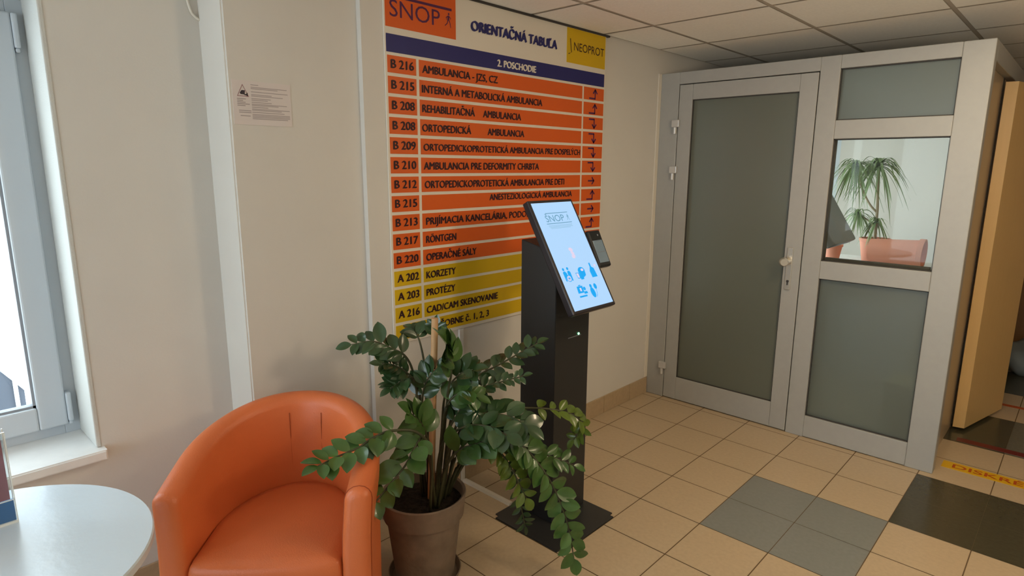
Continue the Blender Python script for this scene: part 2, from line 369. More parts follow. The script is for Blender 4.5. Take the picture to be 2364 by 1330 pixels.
# partition of grey aluminium with door and sidelight ---------------------------
XR = 1.556; PF = YP; PB = YP+.075
par = struct('wall_partition', (.7, .085, 0))
bm = BM()
box(bm, XW, -.003, PF, PB, 0, 2.12, .003); box(bm, -.003, .818, PF+.0006, PB, 2.049, 2.12, .003)
box(bm, .818, .917, PF, PB, 0, 2.12, .003); box(bm, 1.432, XR, PF, PB, 0, 2.12, .004)
for z0, z1 in ((0.004, .131), (.940, 1.039), (1.695, 1.791), (2.052, 2.12)): box(bm, .917, 1.432, PF+.0006, PB, z0, z1, .003)
obj('partition_frame', bm, ALU, par)
bm = BM()
for z0, z1 in ((.131, .940), (1.039, 1.695), (1.791, 2.052)):
    for q in ((.917, .922, z0, z1), (1.428, 1.432, z0, z1), (.917, 1.432, z0, z0+.005), (.917, 1.432, z1-.005, z1)): box(bm, q[0], q[1], PF+.012, PB-.012, q[2], q[3])
obj('glazing_gasket', bm, ALUD, par)
for nm, z0, z1, m in (('frosted_pane', .131, .940, FROST), ('clear_pane', 1.039, 1.695, CLEARP), ('frosted_pane', 1.791, 2.052, FROST)):
    bm = BM(); box(bm, .92, 1.43, PF+.022, PF+.028, z0+.003, z1-.003); o = obj(nm, bm, m, par)
bm = BM(); box(bm, .93, 1.42, PF+.03, PF+.05, 1.041, 1.058); obj('inner_glazing_bead', bm, ALUD, par)
door = struct('door_1', (.4, .085, 0))
bm = BM(); DX0, DX1, DZ0, DZ1 = .001, .813, .006, 2.044
box(bm, DX0, .089, PF+.001, PB-.005, DZ0, DZ1, .003); box(bm, .720, DX1, PF+.001, PB-.005, DZ0, DZ1, .003)
box(bm, .089, .720, PF+.0016, PB-.005, DZ0, .160, .003); box(bm, .089, .720, PF+.0016, PB-.005, 1.952, DZ1, .003)
obj('door_leaf_frame', bm, ALU, door)
bm = BM()
for q in ((.089, .093, .16, 1.952), (.716, .72, .16, 1.952), (.089, .72, .16, .165), (.089, .72, 1.947, 1.952)): box(bm, q[0], q[1], PF+.010, PB-.012, q[2], q[3])
obj('glazing_gasket', bm, ALUD, door)
bm = BM(); box(bm, .091, .718, PF+.018, PF+.024, .162, 1.950); obj('frosted_pane', bm, FROSTD, door)
bm = BM(); box(bm, -.004, .819, PF+.03, PB, 0.0, 2.05)
bmesh.ops.delete(bm, geom=[f for f in bm.faces if abs(f.normal.y) > .5], context='FACES_ONLY')
for q in ((-.006, .016, 0, 2.055), (.798, .821, 0, 2.055), (.016, .798, 2.034, 2.055)): box(bm, q[0], q[1], PB-.004, PB+.003, q[2], q[3])
obj('rebate', bm, ALUD, door)
for z in (.205, 1.505, 1.79):
    bm = BM(); box(bm, -.034, .016, PF-.020, PF+.001, z, z+.045, .004); h_ = obj('hinge', bm, HINGE, door)
    bm = BM(); lathe(bm, [(0.0001, -.04), (.010, -.04), (.010, .0), (0.0001, .0)], (-.012, PF-.012, z), 16); obj('hinge_pin', bm, HINGE, h_, True, .6)
hp = BM(); box(hp, .738, .770, PF-.007, PF+.001, .855, 1.100, .003); hpo = obj('handle_plate', hp, CHROME, door)
bm = BM(); tube(bm, [Vector((.752, PF-.004, 1.02)), Vector((.752, PF-.035, 1.02))], .009, .009, 14)
kx = Matrix.Translation((.752, PF-.05, 1.02))
prof = [(0.0005, -.024), (.019, -.024), (.025, -.016), (.025, .012), (.019, .022), (0.0005, .022)]
bm2 = BM(); lathe(bm2, prof, (0, 0, 0), 24); rot = Matrix.Rotation(PI/2, 4, 'X')
bmesh.ops.transform(bm2, matrix=Matrix.Translation((.738, PF-.052, 1.02)) @ Matrix.Rotation(.5, 4, 'Z') @ rot, verts=bm2.verts)
tmp = bpy.data.meshes.new('knob'); bm2.to_mesh(tmp); bm2.free(); bm.from_mesh(tmp); bpy.data.meshes.remove(tmp)
obj('door_knob', bm, CHROME, hpo, True, .7)
bm = BM(); lathe(bm, [(.0001, -.001), (.0075, -.001), (.0075, .001), (.0001, .001)], (0, 0, 0), 16); box(bm, -.004, .004, -.022, -.004, -.001, .001)
bmesh.ops.transform(bm, matrix=Matrix.Translation((.754, PF-.0075, .905)) @ Matrix.Rotation(PI/2, 4, 'X'), verts=bm.verts)
obj('keyhole', bm, ALUD, hpo)
# beech door leaf standing open round the corner
d2 = struct('door_2', (1.57, .82, 0))
p0 = Vector((1.590, .800)); dv = Vector((.126, .54)).normalized(); q0 = Vector((1.535, .790))
bm = BM(); prism(bm, [(q0.x, q0.y, .02), (p0.x, p0.y, .02), (p0.x+dv.x*.56, p0.y+dv.y*.56, .02), (q0.x+dv.x*.56, q0.y+dv.y*.56, .02)], (0, 0, 1.985))
obj('door_leaf', bm, BEECH, d2)

# fronds of the potted plant: stem points, leaflet length and width, pairs, bare share of the stem
FRONDS=[
 ([[0.299, -2.238, 0.315], [0.289, -2.257, 0.58], [0.285, -2.268, 0.782], [0.27, -2.292, 0.874], [0.239, -2.338, 0.912], [0.206, -2.387, 0.939], [0.165, -2.445, 0.931]], 0.075, 0.038, 7, 0.52),
 ([[0.289, -2.251, 0.317], [0.293, -2.265, 0.618], [0.3, -2.276, 0.772], [0.288, -2.312, 0.83], [0.27, -2.354, 0.861], [0.26, -2.387, 0.87]], 0.06, 0.028, 9, 0.55),
 ([[0.278, -2.232, 0.305], [0.29, -2.249, 0.612], [0.303, -2.266, 0.77], [0.3, -2.303, 0.811], [0.293, -2.345, 0.796], [0.293, -2.377, 0.786]], 0.065, 0.03, 7, 0.6),
 ([[0.304, -2.232, 0.315], [0.291, -2.222, 0.655], [0.276, -2.216, 0.817], [0.257, -2.215, 0.894], [0.235, -2.216, 0.936], [0.213, -2.219, 0.949]], 0.065, 0.034, 5, 0.72),
 ([[0.275, -2.188, 0.285], [0.275, -2.179, 0.637], [0.277, -2.169, 0.839], [0.277, -2.161, 0.92], [0.275, -2.155, 0.96]], 0.06, 0.03, 4, 0.8),
 ([[0.324, -2.206, 0.312], [0.363, -2.202, 0.585], [0.395, -2.205, 0.762], [0.424, -2.215, 0.835], [0.442, -2.237, 0.915], [0.456, -2.264, 0.954]], 0.1, 0.068, 6, 0.68),
 ([[0.324, -2.206, 0.312], [0.348, -2.2, 0.58], [0.369, -2.197, 0.736], [0.411, -2.167, 0.812], [0.45, -2.141, 0.832]], 0.08, 0.045, 5, 0.68),
 ([[0.334, -2.193, 0.311], [0.345, -2.166, 0.568], [0.364, -2.127, 0.707], [0.397, -2.07, 0.776], [0.441, -2.0, 0.815], [0.485, -1.929, 0.856], [0.52, -1.871, 0.888]], 0.065, 0.034, 9, 0.5),
 ([[0.334, -2.193, 0.311], [0.357, -2.176, 0.558], [0.388, -2.149, 0.695], [0.433, -2.104, 0.744], [0.487, -2.047, 0.77], [0.549, -1.98, 0.794]], 0.048, 0.024, 11, 0.52),
 ([[0.344, -2.18, 0.327], [0.375, -2.139, 0.569], [0.425, -2.075, 0.641], [0.505, -1.972, 0.654], [0.586, -1.867, 0.643], [0.643, -1.793, 0.611], [0.664, -1.765, 0.565], [0.644, -1.791, 0.514]], 0.06, 0.032, 10, 0.5),
 ([[0.349, -2.206, 0.34], [0.394, -2.187, 0.574], [0.436, -2.172, 0.657], [0.511, -2.114, 0.678], [0.58, -2.064, 0.667], [0.625, -2.045, 0.642]], 0.1, 0.056, 8, 0.42),
 ([[0.368, -2.231, 0.358], [0.422, -2.222, 0.578], [0.483, -2.204, 0.649], [0.562, -2.164, 0.66], [0.625, -2.144, 0.642]], 0.085, 0.05, 6, 0.45),
 ([[0.347, -2.225, 0.329], [0.369, -2.217, 0.592], [0.394, -2.205, 0.712], [0.437, -2.171, 0.755], [0.474, -2.143, 0.741]], 0.075, 0.042, 6, 0.5),
 ([[0.309, -2.225, 0.314], [0.312, -2.242, 0.565], [0.314, -2.26, 0.706], [0.335, -2.254, 0.791], [0.368, -2.231, 0.842]], 0.075, 0.042, 6, 0.55),
 ([[0.344, -2.18, 0.318], [0.402, -2.143, 0.493], [0.478, -2.082, 0.562], [0.548, -2.029, 0.562], [0.613, -1.982, 0.491], [0.674, -1.94, 0.377], [0.72, -1.917, 0.246], [0.752, -1.914, 0.117]], 0.085, 0.046, 15, 0.38),
 ([[0.344, -2.18, 0.318], [0.402, -2.121, 0.468], [0.469, -2.051, 0.518], [0.536, -1.981, 0.516], [0.604, -1.909, 0.479], [0.677, -1.83, 0.432]], 0.07, 0.034, 9, 0.5),
 ([[0.349, -2.174, 0.318], [0.388, -2.131, 0.466], [0.452, -2.057, 0.514], [0.501, -2.002, 0.468], [0.525, -1.979, 0.352], [0.539, -1.968, 0.245], [0.55, -1.962, 0.183]], 0.055, 0.02, 10, 0.45),
 ([[0.431, -2.313, 0.417], [0.458, -2.34, 0.583], [0.464, -2.397, 0.682], [0.444, -2.485, 0.712], [0.439, -2.554, 0.708], [0.443, -2.612, 0.696], [0.434, -2.688, 0.688], [0.441, -2.742, 0.685]], 0.076, 0.042, 9, 0.4),
 ([[0.381, -2.263, 0.376], [0.412, -2.31, 0.54], [0.443, -2.358, 0.646], [0.469, -2.411, 0.642], [0.49, -2.471, 0.603], [0.499, -2.546, 0.562], [0.511, -2.619, 0.525]], 0.082, 0.054, 7, 0.4),
 ([[0.377, -2.269, 0.377], [0.385, -2.282, 0.52], [0.389, -2.302, 0.619], [0.388, -2.328, 0.675], [0.382, -2.36, 0.714]], 0.09, 0.056, 5, 0.5),
 ([[0.386, -2.257, 0.375], [0.421, -2.243, 0.485], [0.465, -2.22, 0.559], [0.517, -2.185, 0.588], [0.569, -2.151, 0.618]], 0.09, 0.052, 6, 0.42),
 ([[0.358, -2.244, 0.359], [0.371, -2.231, 0.514], [0.398, -2.2, 0.621], [0.419, -2.177, 0.678], [0.436, -2.16, 0.735]], 0.07, 0.04, 5, 0.55),
 ([[0.354, -2.2, 0.33], [0.4, -2.173, 0.503], [0.459, -2.13, 0.575], [0.522, -2.081, 0.529], [0.57, -2.051, 0.45], [0.613, -2.028, 0.354]], 0.075, 0.04, 7, 0.5),
]

STAKE0 = [0.332, -2.244, 0.331]; STAKE1 = [0.341, -2.216, 1.016]

# ================================================================== DIRECTORY BOARD
bx = XW+.008
brd = thing('directory_board', (XW, -1.32, .787), 'tall white directory board with orange and yellow rows on the wall behind the kiosk', 'sign board')
bm = BM(); box(bm, XW, bx, -2.060, -.576, .787, ZC-.004, .001); obj('board_panel', bm, BWHITE, brd)
EX, EY = (0, 1, 0), (0, 0, 1)
BO = (bx, 0, 0)
def cell(name, y0, y1, z0, z1, m, parent=brd):
    bm = BM(); box(bm, bx-.002, bx+.0012, y0, y1, z0, z1); return obj(name, bm, m, parent)
BO2 = (bx+.0012, 0, 0)
def btext(s, m, parent, y0, y1, z0, cap, bold=.03, name='lettering'): return text(name, s, m, parent, BO2, EX, EY, y0, y1, z0, cap, bold)
def runner(m, parent, O, X, Y, u, v, h, lift=.0007):
    """striding figure, u,v = lower left, h = height"""
    X = Vector(X); Y = Vector(Y); O = Vector(O); N = X.cross(Y)
    def P(a, b): return O+X*(u+a*h)+Y*(v+b*h)+N*lift
    bm = BM()
    quad(bm, [P(.25, .52), P(.40, .50), (P(.44, .80)), P(.28, .80)])
    bm.faces.new([bm.verts.new(P(.37+.075*math.cos(k*PI/5), .91+.085*math.sin(k*PI/5))) for k in range(10)])
    for a in ([(.27, .78), (.10, .66), (.13, .62), (.30, .72)], [(.10, .66), (.16, .50), (.20, .51), (.14, .66)], [(.42, .78), (.58, .66), (.56, .62), (.42, .70)], [(.58, .66), (.52, .54), (.49, .55), (.55, .66)],
              [(.25, .54), (.20, .28), (.26, .27), (.35, .52)], [(.20, .30), (.0, .12), (.02, .07), (.26, .26)], [(.32, .54), (.47, .30), (.52, .31), (.42, .52)], [(.46, .32), (.52, .02), (.57, .0), (.52, .32)]):
        quad(bm, [P(*q) for q in a])
    return obj('running_figure', bm, m, parent)
# top of the board
lg = cell('logo_panel', -2.054, -1.690, 2.076, ZC-.006, ORANGE)
btext('\u0160NOP', PURPLE, lg, -2.033, -1.778, 2.116, .063, .0, 'logo_lettering')
bm = BM(); box(bm, bx+.0012, bx+.0019, -1.955, -1.713, 2.186, 2.196); obj('logo_bar', bm, PURPLE, lg)
runner(PURPLE, lg, BO2, EX, EY, -1.752, 2.118, .06)
btext('ORIENTA\u010cN\u00c1 TABU\u013dA', NAVY, brd, -1.604, -1.003, 2.128, .042, .045, 'title_lettering')
nl = cell('logo_panel', -.925, -.583, 2.077, 2.249, YELLOW)
btext('NEOPROT', INK, nl, -.866, -.596, 2.142, .042, .0, 'logo_lettering')
bm = BM()
for a in ([(-.900, 2.197), (-.894, 2.197), (-.888, 2.150), (-.893, 2.150)], [(-.893, 2.150), (-.888, 2.150), (-.884, 2.130), (-.889, 2.128)], [(-.884, 2.130), (-.889, 2.128), (-.912, 2.117), (-.912, 2.122)]):
    quad(bm, [(bx+.0019, y, z) for y, z in a][::-1])
obj('leg_emblem', bm, INK, nl)
hb = cell('header_band', -2.053, -.584, 1.982, 2.050, NAVY)
btext('2. POSCHODIE', BWHITE, hb, -1.438, -1.164, 1.997, .030, .035)
rows = [('B 216', [('AMBULANCIA - JZS, CZ', -1.879, -1.433)], 'ur'), ('B 215', [('INTERN\u00c1 A METABOLICK\u00c1 AMBULANCIA', -1.883, -1.114)], 'ur'),
        ('B 208', [('REHABILITA\u010cN\u00c1', -1.883, -1.58), ('AMBULANCIA', -1.531, -1.271)], 'rd'), ('B 208', [('ORTOPEDICK\u00c1', -1.886, -1.604), ('AMBULANCIA', -1.502, -1.247)], 'rd'),
        ('B 209', [('ORTOPEDICKOPROTETICK\u00c1 AMBULANCIA PRE DOSPEL\u00ddCH', -1.881, -.790)], 'rd'), ('B 210', [('AMBULANCIA PRE DEFORMITY CHRBTA', -1.882, -1.133)], 'rd'),
        ('B 212', [('ORTOPEDICKOPROTETICK\u00c1 AMBULANCIA PRE DETI', -1.879, -.923)], 'r'), ('B 215', [('ANESTEZIOLOGICK\u00c1 AMBULANCIA', -1.49, -.854)], 'ur'),
        ('B 213', [('PRIJ\u00cdMACIA KANCEL\u00c1RIA, PODOL\u00d3GIA', -1.876, -1.090)], 'r'), ('B 217', [('R\u00d6NTGEN', -1.878, -1.701)], 'ur'),
        ('B 220', [('OPERA\u010cN\u00c9 S\u00c1LY', -1.879, -1.575)], ''), ('A 202', [('KORZETY', -1.881, -1.707)], ''), ('A 203', [('PROT\u00c9ZY', -1.882, -1.711)], ''),
        ('A 216', [('CAD/CAM SKENOVANIE', -1.883, -1.431)], ''), ('', [('SK\u00da\u0160OBNE \u010d. 1, 2, 3', -1.883, -1.494)], '')]
PI_ = .0787
for i, (num, names, ar) in enumerate(rows):
    zt = 1.970-i*PI_; zb = zt-.0655; m = ORANGE if i < 11 else YELLOW
    c = cell('room_number_cell', -2.050, -1.909, zb, zt, m)
    if num: btext(num, INK, c, -2.036, -1.920, zb+.018, .033, .03)
    wide = not ar
    c = cell('room_name_cell', -1.894, -.584 if wide else -.783, zb, zt, m)
    for s, a, b in names:
        up = .030 if i == 7 else .016
        btext(s, INK, c, a, b, zb+up, .029 if i in (4, 7) else .031, .03)
    if ar:
        c = cell('arrow_cell', -.768, -.584, zb, zt, m); bm = BM(); X0 = bx+.0019; cz = (zb+zt)/2; wd = .0045
        def seg(y0, z0, y1, z1):
            d = Vector((0, y1-y0, z1-z0)).normalized(); n = Vector((0, -d.z, d.y))*wd
            a, b = Vector((X0, y0, z0))-d*wd*.6, Vector((X0, y1, z1))+d*wd*.6
            quad(bm, [a-n, b-n, b+n, a+n])
        if ar == 'r': seg(-.707, cz, -.655, cz); seg(-.672, cz+.018, -.654, cz); seg(-.672, cz-.018, -.654, cz)
        if ar == 'ur': seg(-.718, cz-.024, -.666, cz-.024); seg(-.666, cz-.024, -.666, cz+.022); seg(-.684, cz+.004, -.666, cz+.023); seg(-.648, cz+.004, -.666, cz+.023)
        if ar == 'rd': seg(-.715, cz+.022, -.668, cz+.022); seg(-.668, cz+.022, -.668, cz-.024); seg(-.686, cz-.006, -.668, cz-.025); seg(-.650, cz-.006, -.668, cz-.025)
        obj('arrow', bm, PURPLE, c)

# ================================================================== SMALL THINGS ON THE WALL
px = XB+.0015
pp = thing('paper_notice', (XB, -2.548, 1.675), 'white landscape paper notice with a camera warning triangle taped to the pier wall', 'notice')
bm = BM(); box(bm, XB, px, -2.651, -2.446, 1.676, 1.820); obj('sheet', bm, PAPER, pp)
def P2(y, z): return Vector((px+.0006, y, z))
bm = BM()
tri = [(-2.636, 1.768), (-2.596, 1.768), (-2.616, 1.808)]; cy_, cz_ = -2.616, 1.781
for k in range(3):
    a, b = tri[k], tri[(k+1) % 3]; f = .86
    ia = (cy_+(a[0]-cy_)*f, cz_+(a[1]-cz_)*f); ib = (cy_+(b[0]-cy_)*f, cz_+(b[1]-cz_)*f)
    quad(bm, [P2(*a), P2(*b), P2(*ib), P2(*ia)])
obj('warning_triangle', bm, REDINK, pp)
bm = BM(); quad(bm, [P2(-2.625, 1.775), P2(-2.610, 1.774), P2(-2.608, 1.788), P2(-2.620, 1.788)]); quad(bm, [P2(-2.627, 1.779), P2(-2.623, 1.776), P2(-2.619, 1.788), P2(-2.621, 1.786)])
quad(bm, [P2(-2.611, 1.772), P2(-2.602, 1.772), P2(-2.602, 1.776), P2(-2.611, 1.776)]); quad(bm, [P2(-2.604, 1.770), P2(-2.600, 1.770), P2(-2.600, 1.780), P2(-2.604, 1.780)])
obj('camera_symbol', bm, DARKINK, pp)
bm = BM(); rr = random.Random(3)
for z, a, b in ((1.760, 0, .03), (1.7545, 0, .02), (1.749, 0, .028), (1.7435, 0, .042), (1.738, 0, .027), (1.722, .004, .046), (1.716, .004, .046), (1.705, .008, .042)):
    box(bm, px, px+.0005, -2.637+a, -2.637+b, z-.0012, z+.0012)
for z, b in ((1.808, .02), (1.800, .095), (1.7955, .07), (1.785, .097), (1.776, .053), (1.7715, .083), (1.763, .05), (1.758, .042), (1.751, .052), (1.745, .093), (1.741, .07), (1.735, .042), (1.729, .10), (1.725, .078), (1.718, .085), (1.711, .10), (1.7065, .10), (1.702, .10), (1.697, .094)):
    box(bm, px, px+.0005, -2.588, -2.588+b*1.35, z-.001, z+.001)
obj('printed_lines', bm, GREYINK, pp)
bm = BM(); tube(bm, catmull([(XA+.005, -2.700, 2.26), (XA+.005, -2.700, 2.12), (XA+.005, -2.698, 2.085), (XA+.005, -2.690, 2.052), (XA+.005, -2.677, 2.036), (XA+.005, -2.664, 2.028)], 6), .0045, n=8)
tag(obj('wall_cable', bm, BWHITE, None, True), 'thin white cable curving down the wall high up left of the pier', 'cable')
bm = BM(); box(bm, XW, XW+.012, -1.690, -1.664, 0, .786, .002); tag(obj('wall_trunking', bm, WALL), 'narrow painted cable trunking running down from the directory board to the floor', 'cable duct')
bm = BM(); prism(bm, [(XW+.012, -1.682, 0), (XW+.012, -1.676, .012), (XW+.012, -1.658, .012), (XW+.012, -1.650, 0)], (.318, 0, 0))
tag(obj('floor_trunking', bm, BWHITE), 'white cable duct lying on the floor tiles between wall and kiosk base', 'cable duct')

# ================================================================== KIOSK
ki = thing('information_kiosk', (.40, -1.60, 0), 'black floor standing kiosk with a tilted lit touchscreen in front of the board', 'kiosk')
bm = BM(); box(bm, .204, .600, -1.797, -1.404, 0, .006)
bmesh.ops.bevel(bm, geom=[e for e in bm.edges if abs(e.verts[0].co.z-e.verts[1].co.z) > .003], offset=.022, segments=5, affect='EDGES')
obj('base_plate', bm, BLACK, ki)
ev = Vector((-.50371, 0, .86387)); nv = Vector((.86387, 0, .50371)); uv = Vector((0, 1, 0)); SO = Vector((.54706, -1.67855, .98292))  # screen: lower left of the lit area
def SP(u, v, n=0): return SO+uv*u+ev*v+nv*n
bm = BM(); b1 = SP(0, .085, -.034); b2 = SP(0, .285, -.034)
col_poly = [(.243, -1.661, .006), (.435, -1.661, .006), (.435, -1.661, 1.10), (b2.x, -1.661, b2.z), (.243, -1.661, 1.242)]
prism(bm, col_poly, (0, .233, 0))
bmesh.ops.bevel(bm, geom=bm.edges[:], offset=.002, segments=2, affect='EDGES'); obj('column', bm, BLACK, ki)
Ms = Matrix((uv, ev, nv)).transposed().to_4x4(); Ms.translation = SO
bm = BM(); box(bm, -.014, .276, -.014, .489, -.032, 0, .005, Ms); hs = obj('display_housing', bm, BLACKP, ki)
bm = BM(); box(bm, .06, .20, .06, .30, -.050, -.030, .003, Ms); obj('display_mount', bm, BLACK, ki)
bm = BM(); box(bm, 0, .2626, 0, .475, -.001, .0008, 0, Ms); sc = obj('touchscreen', bm, SCREEN, hs)
SN = .0014
def sface(bm, pts, n=SN): bm.faces.new([bm.verts.new(SP(a, b, n)) for a, b in pts])
def disc(bm, u, v, ru, rv=None, n=18, nn=SN, rot=0): 
    rv = rv or ru; c, s_ = math.cos(rot), math.sin(rot)
    sface(bm, [(u+ru*math.cos(2*PI*k/n)*c-rv*math.sin(2*PI*k/n)*s_, v+ru*math.cos(2*PI*k/n)*s_+rv*math.sin(2*PI*k/n)*c) for k in range(n)], nn)
def bar(bm, u0, u1, v0, v1, n=SN): sface(bm, [(u0, v0), (u1, v0), (u1, v1), (u0, v1)], n)
text('logo_lettering', '\u0160NOP', LOGOB, sc, SP(0, 0, SN), uv, ev, .050, .170, .387, .030, 0)
bm = BM(); bar(bm, .060, .206, .4245, .4275); bar(bm, .046, .211, .3775, .3805); obj('logo_bar', bm, LOGOB, sc)
runner(LOGOB, sc, SP(0, 0, SN), uv, ev, .186, .387, .030)
bm = BM()
for a, b, v in ((.053, .208, .370), (.053, .204, .3655), (.058, .208, .361), (.062, .190, .3565)): bar(bm, a, b, v-.0012, v+.0012)
obj('caption_lines', bm, ICONL, sc)
bm = BM(); disc(bm, .127, .256, .013, .009, rot=-.3); disc(bm, .130, .240, .011, .008, rot=-.6); disc(bm, .129, .226, .012, .010, rot=.3); obj('pale_symbol', bm, ICONP, sc)
def icon(name, draw):
    bm = BM(); draw(bm); return obj(name, bm, ICON, sc)
def two_people(bm):
    disc(bm, .030, .177, .0065); disc(bm, .057, .178, .0065)
    sface(bm, [(.021, .163), (.026, .168), (.036, .168), (.043, .160), (.044, .150), (.031, .140), (.029, .124), (.022, .127)])
    sface(bm, [(.048, .160), (.051, .168), (.063, .168), (.068, .160), (.067, .124), (.060, .124), (.059, .142), (.048, .150)])
    for k in range(20):
        a, b = 2*PI*k/20, 2*PI*(k+1)/20; sface(bm, [(.046+.015*math.cos(a), .136+.015*math.sin(a)), (.046+.015*math.cos(b), .136+.015*math.sin(b)), (.046+.012*math.cos(b), .136+.012*math.sin(b)), (.046+.012*math.cos(a), .136+.012*math.sin(a))], SN+.0004)
    bar(bm, .044, .048, .128, .144, SN+.0006); bar(bm, .038, .054, .134, .138, SN+.0007)
def head_form(bm):
    disc(bm, .139, .158, .022, .017); sface(bm, [(.121, .150), (.160, .150), (.157, .136), (.138, .128), (.137, .121), (.117, .121)], SN+.0002)
    sface(bm, [(.095, .154), (.119, .152), (.120, .126), (.100, .128)], SN+.0004)
def torso(bm):
    sface(bm, [(.203, .186), (.213, .186), (.213, .168), (.226, .160), (.230, .121), (.194, .121), (.192, .150), (.203, .168)])
def kit(bm):
    sface(bm, [(.068, .096), (.105, .096), (.103, .066), (.064, .066)]); bar(bm, .080, .095, .097, .101)
    disc(bm, .112, .082, .008, nn=SN+.0003)
    sface(bm, [(.100, .060), (.124, .060), (.122, .070), (.103, .070)], SN+.0003); bar(bm, .064, .114, .048, .055)
def drip(bm):
    disc(bm, .157, .087, .0075, .0085); disc(bm, .158, .058, .014, .023, rot=.1); disc(bm, .186, .082, .010, .013)
    sface(bm, [(.186, .068), (.188, .068), (.180, .044), (.172, .036), (.171, .038), (.178, .046)])
for nm, dr in (('people_icon', two_people), ('head_icon', head_form), ('torso_icon', torso), ('first_aid_icon', kit), ('drip_icon', drip)): icon(nm, dr)
def pale(draw):
    bm = BM(); draw(bm); obj('icon_detail', bm, ICONP, sc)
pale(lambda b: disc(b, .046, .136, .0115, nn=SN+.0003)); pale(lambda b: disc(b, .145, .162, .009, .006, nn=SN+.0003)); pale(lambda b: disc(b, .239, .171, .006))
pale(lambda b: sface(b, [(.098, .151), (.112, .150), (.113, .130), (.102, .131)], SN+.0006)); pale(lambda b: bar(b, .082, .092, .074, .088, SN+.0003))
# payment terminal on its bracket
te = Vector((-.075, 0, .152)).normalized(); tn = Vector((te.z, 0, -te.x)); Mt = Matrix((uv, te, tn)).transposed().to_4x4(); Mt.translation = Vector((.468, -1.405, 1.118))
bm = BM(); box(bm, 0, .092, 0, .170, -.034, 0, .010, Mt, seg=4); pt_ = obj('payment_terminal', bm, BLACKG, ki)
bm = BM(); box(bm, .012, .080, .020, .122, -.001, .0012, .001, Mt); obj('terminal_screen', bm, TSCR, pt_)
bm = BM(); box(bm, .012, .080, .0665, .068, .0012, .0018, 0, Mt); obj('screen_mark', bm, GREYV, pt_)
bm = BM(); box(bm, .035, .062, .113, .115, .0012, .0018, 0, Mt); obj('screen_mark', bm, GREYV, pt_)
bm = BM(); lathe(bm, [(.0001, .0015), (.0045, .0015), (.0045, 0)], (0, 0, 0), 14); bmesh.ops.transform(bm, matrix=Mt @ Matrix.Translation((.062, .145, 0)), verts=bm.verts); obj('camera_lens', bm, GREYV, pt_)
bm = BM(); box(bm, -.05, .03, .055, .12, -.062, -.030, .003, Mt); obj('terminal_bracket', bm, BLACK, ki)
bm = BM(); lathe(bm, [(.0001, 0), (.0045, 0), (.0045, .003), (.0001, .004)], (0, 0, 0), 12); bmesh.ops.transform(bm, matrix=Matrix.Translation((.435, -1.503, .838)) @ Matrix.Rotation(PI/2, 4, 'Y'), verts=bm.verts); obj('status_light', bm, LED, ki)
bm = BM(); box(bm, .4345, .437, -1.575, -1.487, .829, .8325); obj('card_slot', bm, GREYV, ki)

# ================================================================== ARMCHAIR
CO = Vector((.272, -2.785, 0)); th_ = -.749
fx = Vector((math.cos(th_), math.sin(th_), 0)); rx = Vector((-fx.y, fx.x, 0))
ch = thing('tub_armchair', CO, 'orange leatherette tub armchair beside the round table', 'armchair')
hw, wf, wb, zf, zb, tk = .308, .132, .389, .644, .752, .078
L1 = wf; Lc = PI*.5*(hw+wb); LT = 2*L1+Lc
def plan(s, off):
    """point of the chair's outline at s (0..1), moved inwards by off; with height of rim and lean weight"""
    d = s*LT
    if d < L1: u, w, n = -hw, wf-d, (-1, 0)
    elif d > L1+Lc: u, w, n = hw, d-L1-Lc, (1, 0)
    else:
        a = (d-L1)/Lc*PI; u, w = -hw*math.cos(a), -wb*math.sin(a); n = Vector((-math.cos(a)/hw, -math.sin(a)/wb)).normalized()
    q = (w+wb)/(wf+wb); h = zb-(zb-zf)*q**1.3; lean = max(0, (q-.35)/.65)**1.2
    return u-n[0]*off, w-n[1]*off, h, lean
def chair_pt(s, off, z):
    u, w, h, l = plan(s, off); t = max(0, h-z); tp = 1; fl = .017*(1-math.exp(-t/.13)); u -= (u/.308)*fl; w -= min(0, w)/.389*fl
    return CO+rx*(u*tp)+fx*((w+.07*l*min(t, .36)))+Vector((0, 0, z))
def shell_profile(h):
    r = tk/2; pr_ = [(0, .055), (-.002, .15), (-.004, .30), (-.002, h-r-.12), (0, h-r)]
    for k in range(1, 8):
        a = PI*k/8; pr_.append((r-r*math.cos(a), h-r+r*math.sin(a)*.92))
    pr_ += [(tk, h-r), (tk+.004, h-r-.12), (tk+.006, .36), (tk+.006, .30)]
    return pr_
bm = BM(); N_ = 73; rings = []
for i in range(N_):
    s = i/(N_-1); h = plan(s, 0)[2]; rings.append([bm.verts.new(chair_pt(s, o_, z)) for o_, z in shell_profile(h)])
for A, B in zip(rings, rings[1:]):
    for k in range(len(A)-1): bm.faces.new((A[k], B[k], B[k+1], A[k+1]))
for s in (0, 1):                                            # rounded front ends of the arms
    ring = rings[0 if s == 0 else -1]; h = plan(s, 0)[2]; prof = shell_profile(h); prev = ring
    for sc_, fw in ((.985, .006), (.93, .014), (.82, .021), (.62, .026), (.34, .028)):
        cur = []
        for (o_, z) in prof:
            o2 = tk/2+(o_-tk/2)*sc_; z2 = h-.04-(h-.04-z)*(1 if z < h-.05 else sc_)
            cur.append(bm.verts.new(chair_pt(s, o2, z2)+fx*fw))
        for k in range(len(cur)-1):
            f = (prev[k], prev[k+1], cur[k+1], cur[k]); bm.faces.new(f if s == 0 else f[::-1])
        prev = cur
    bm.faces.new(prev if s == 0 else prev[::-1])
bmesh.ops.recalc_face_normals(bm, faces=bm.faces[:])
shell = obj('tub_shell', bm, LEATHER, ch, True)
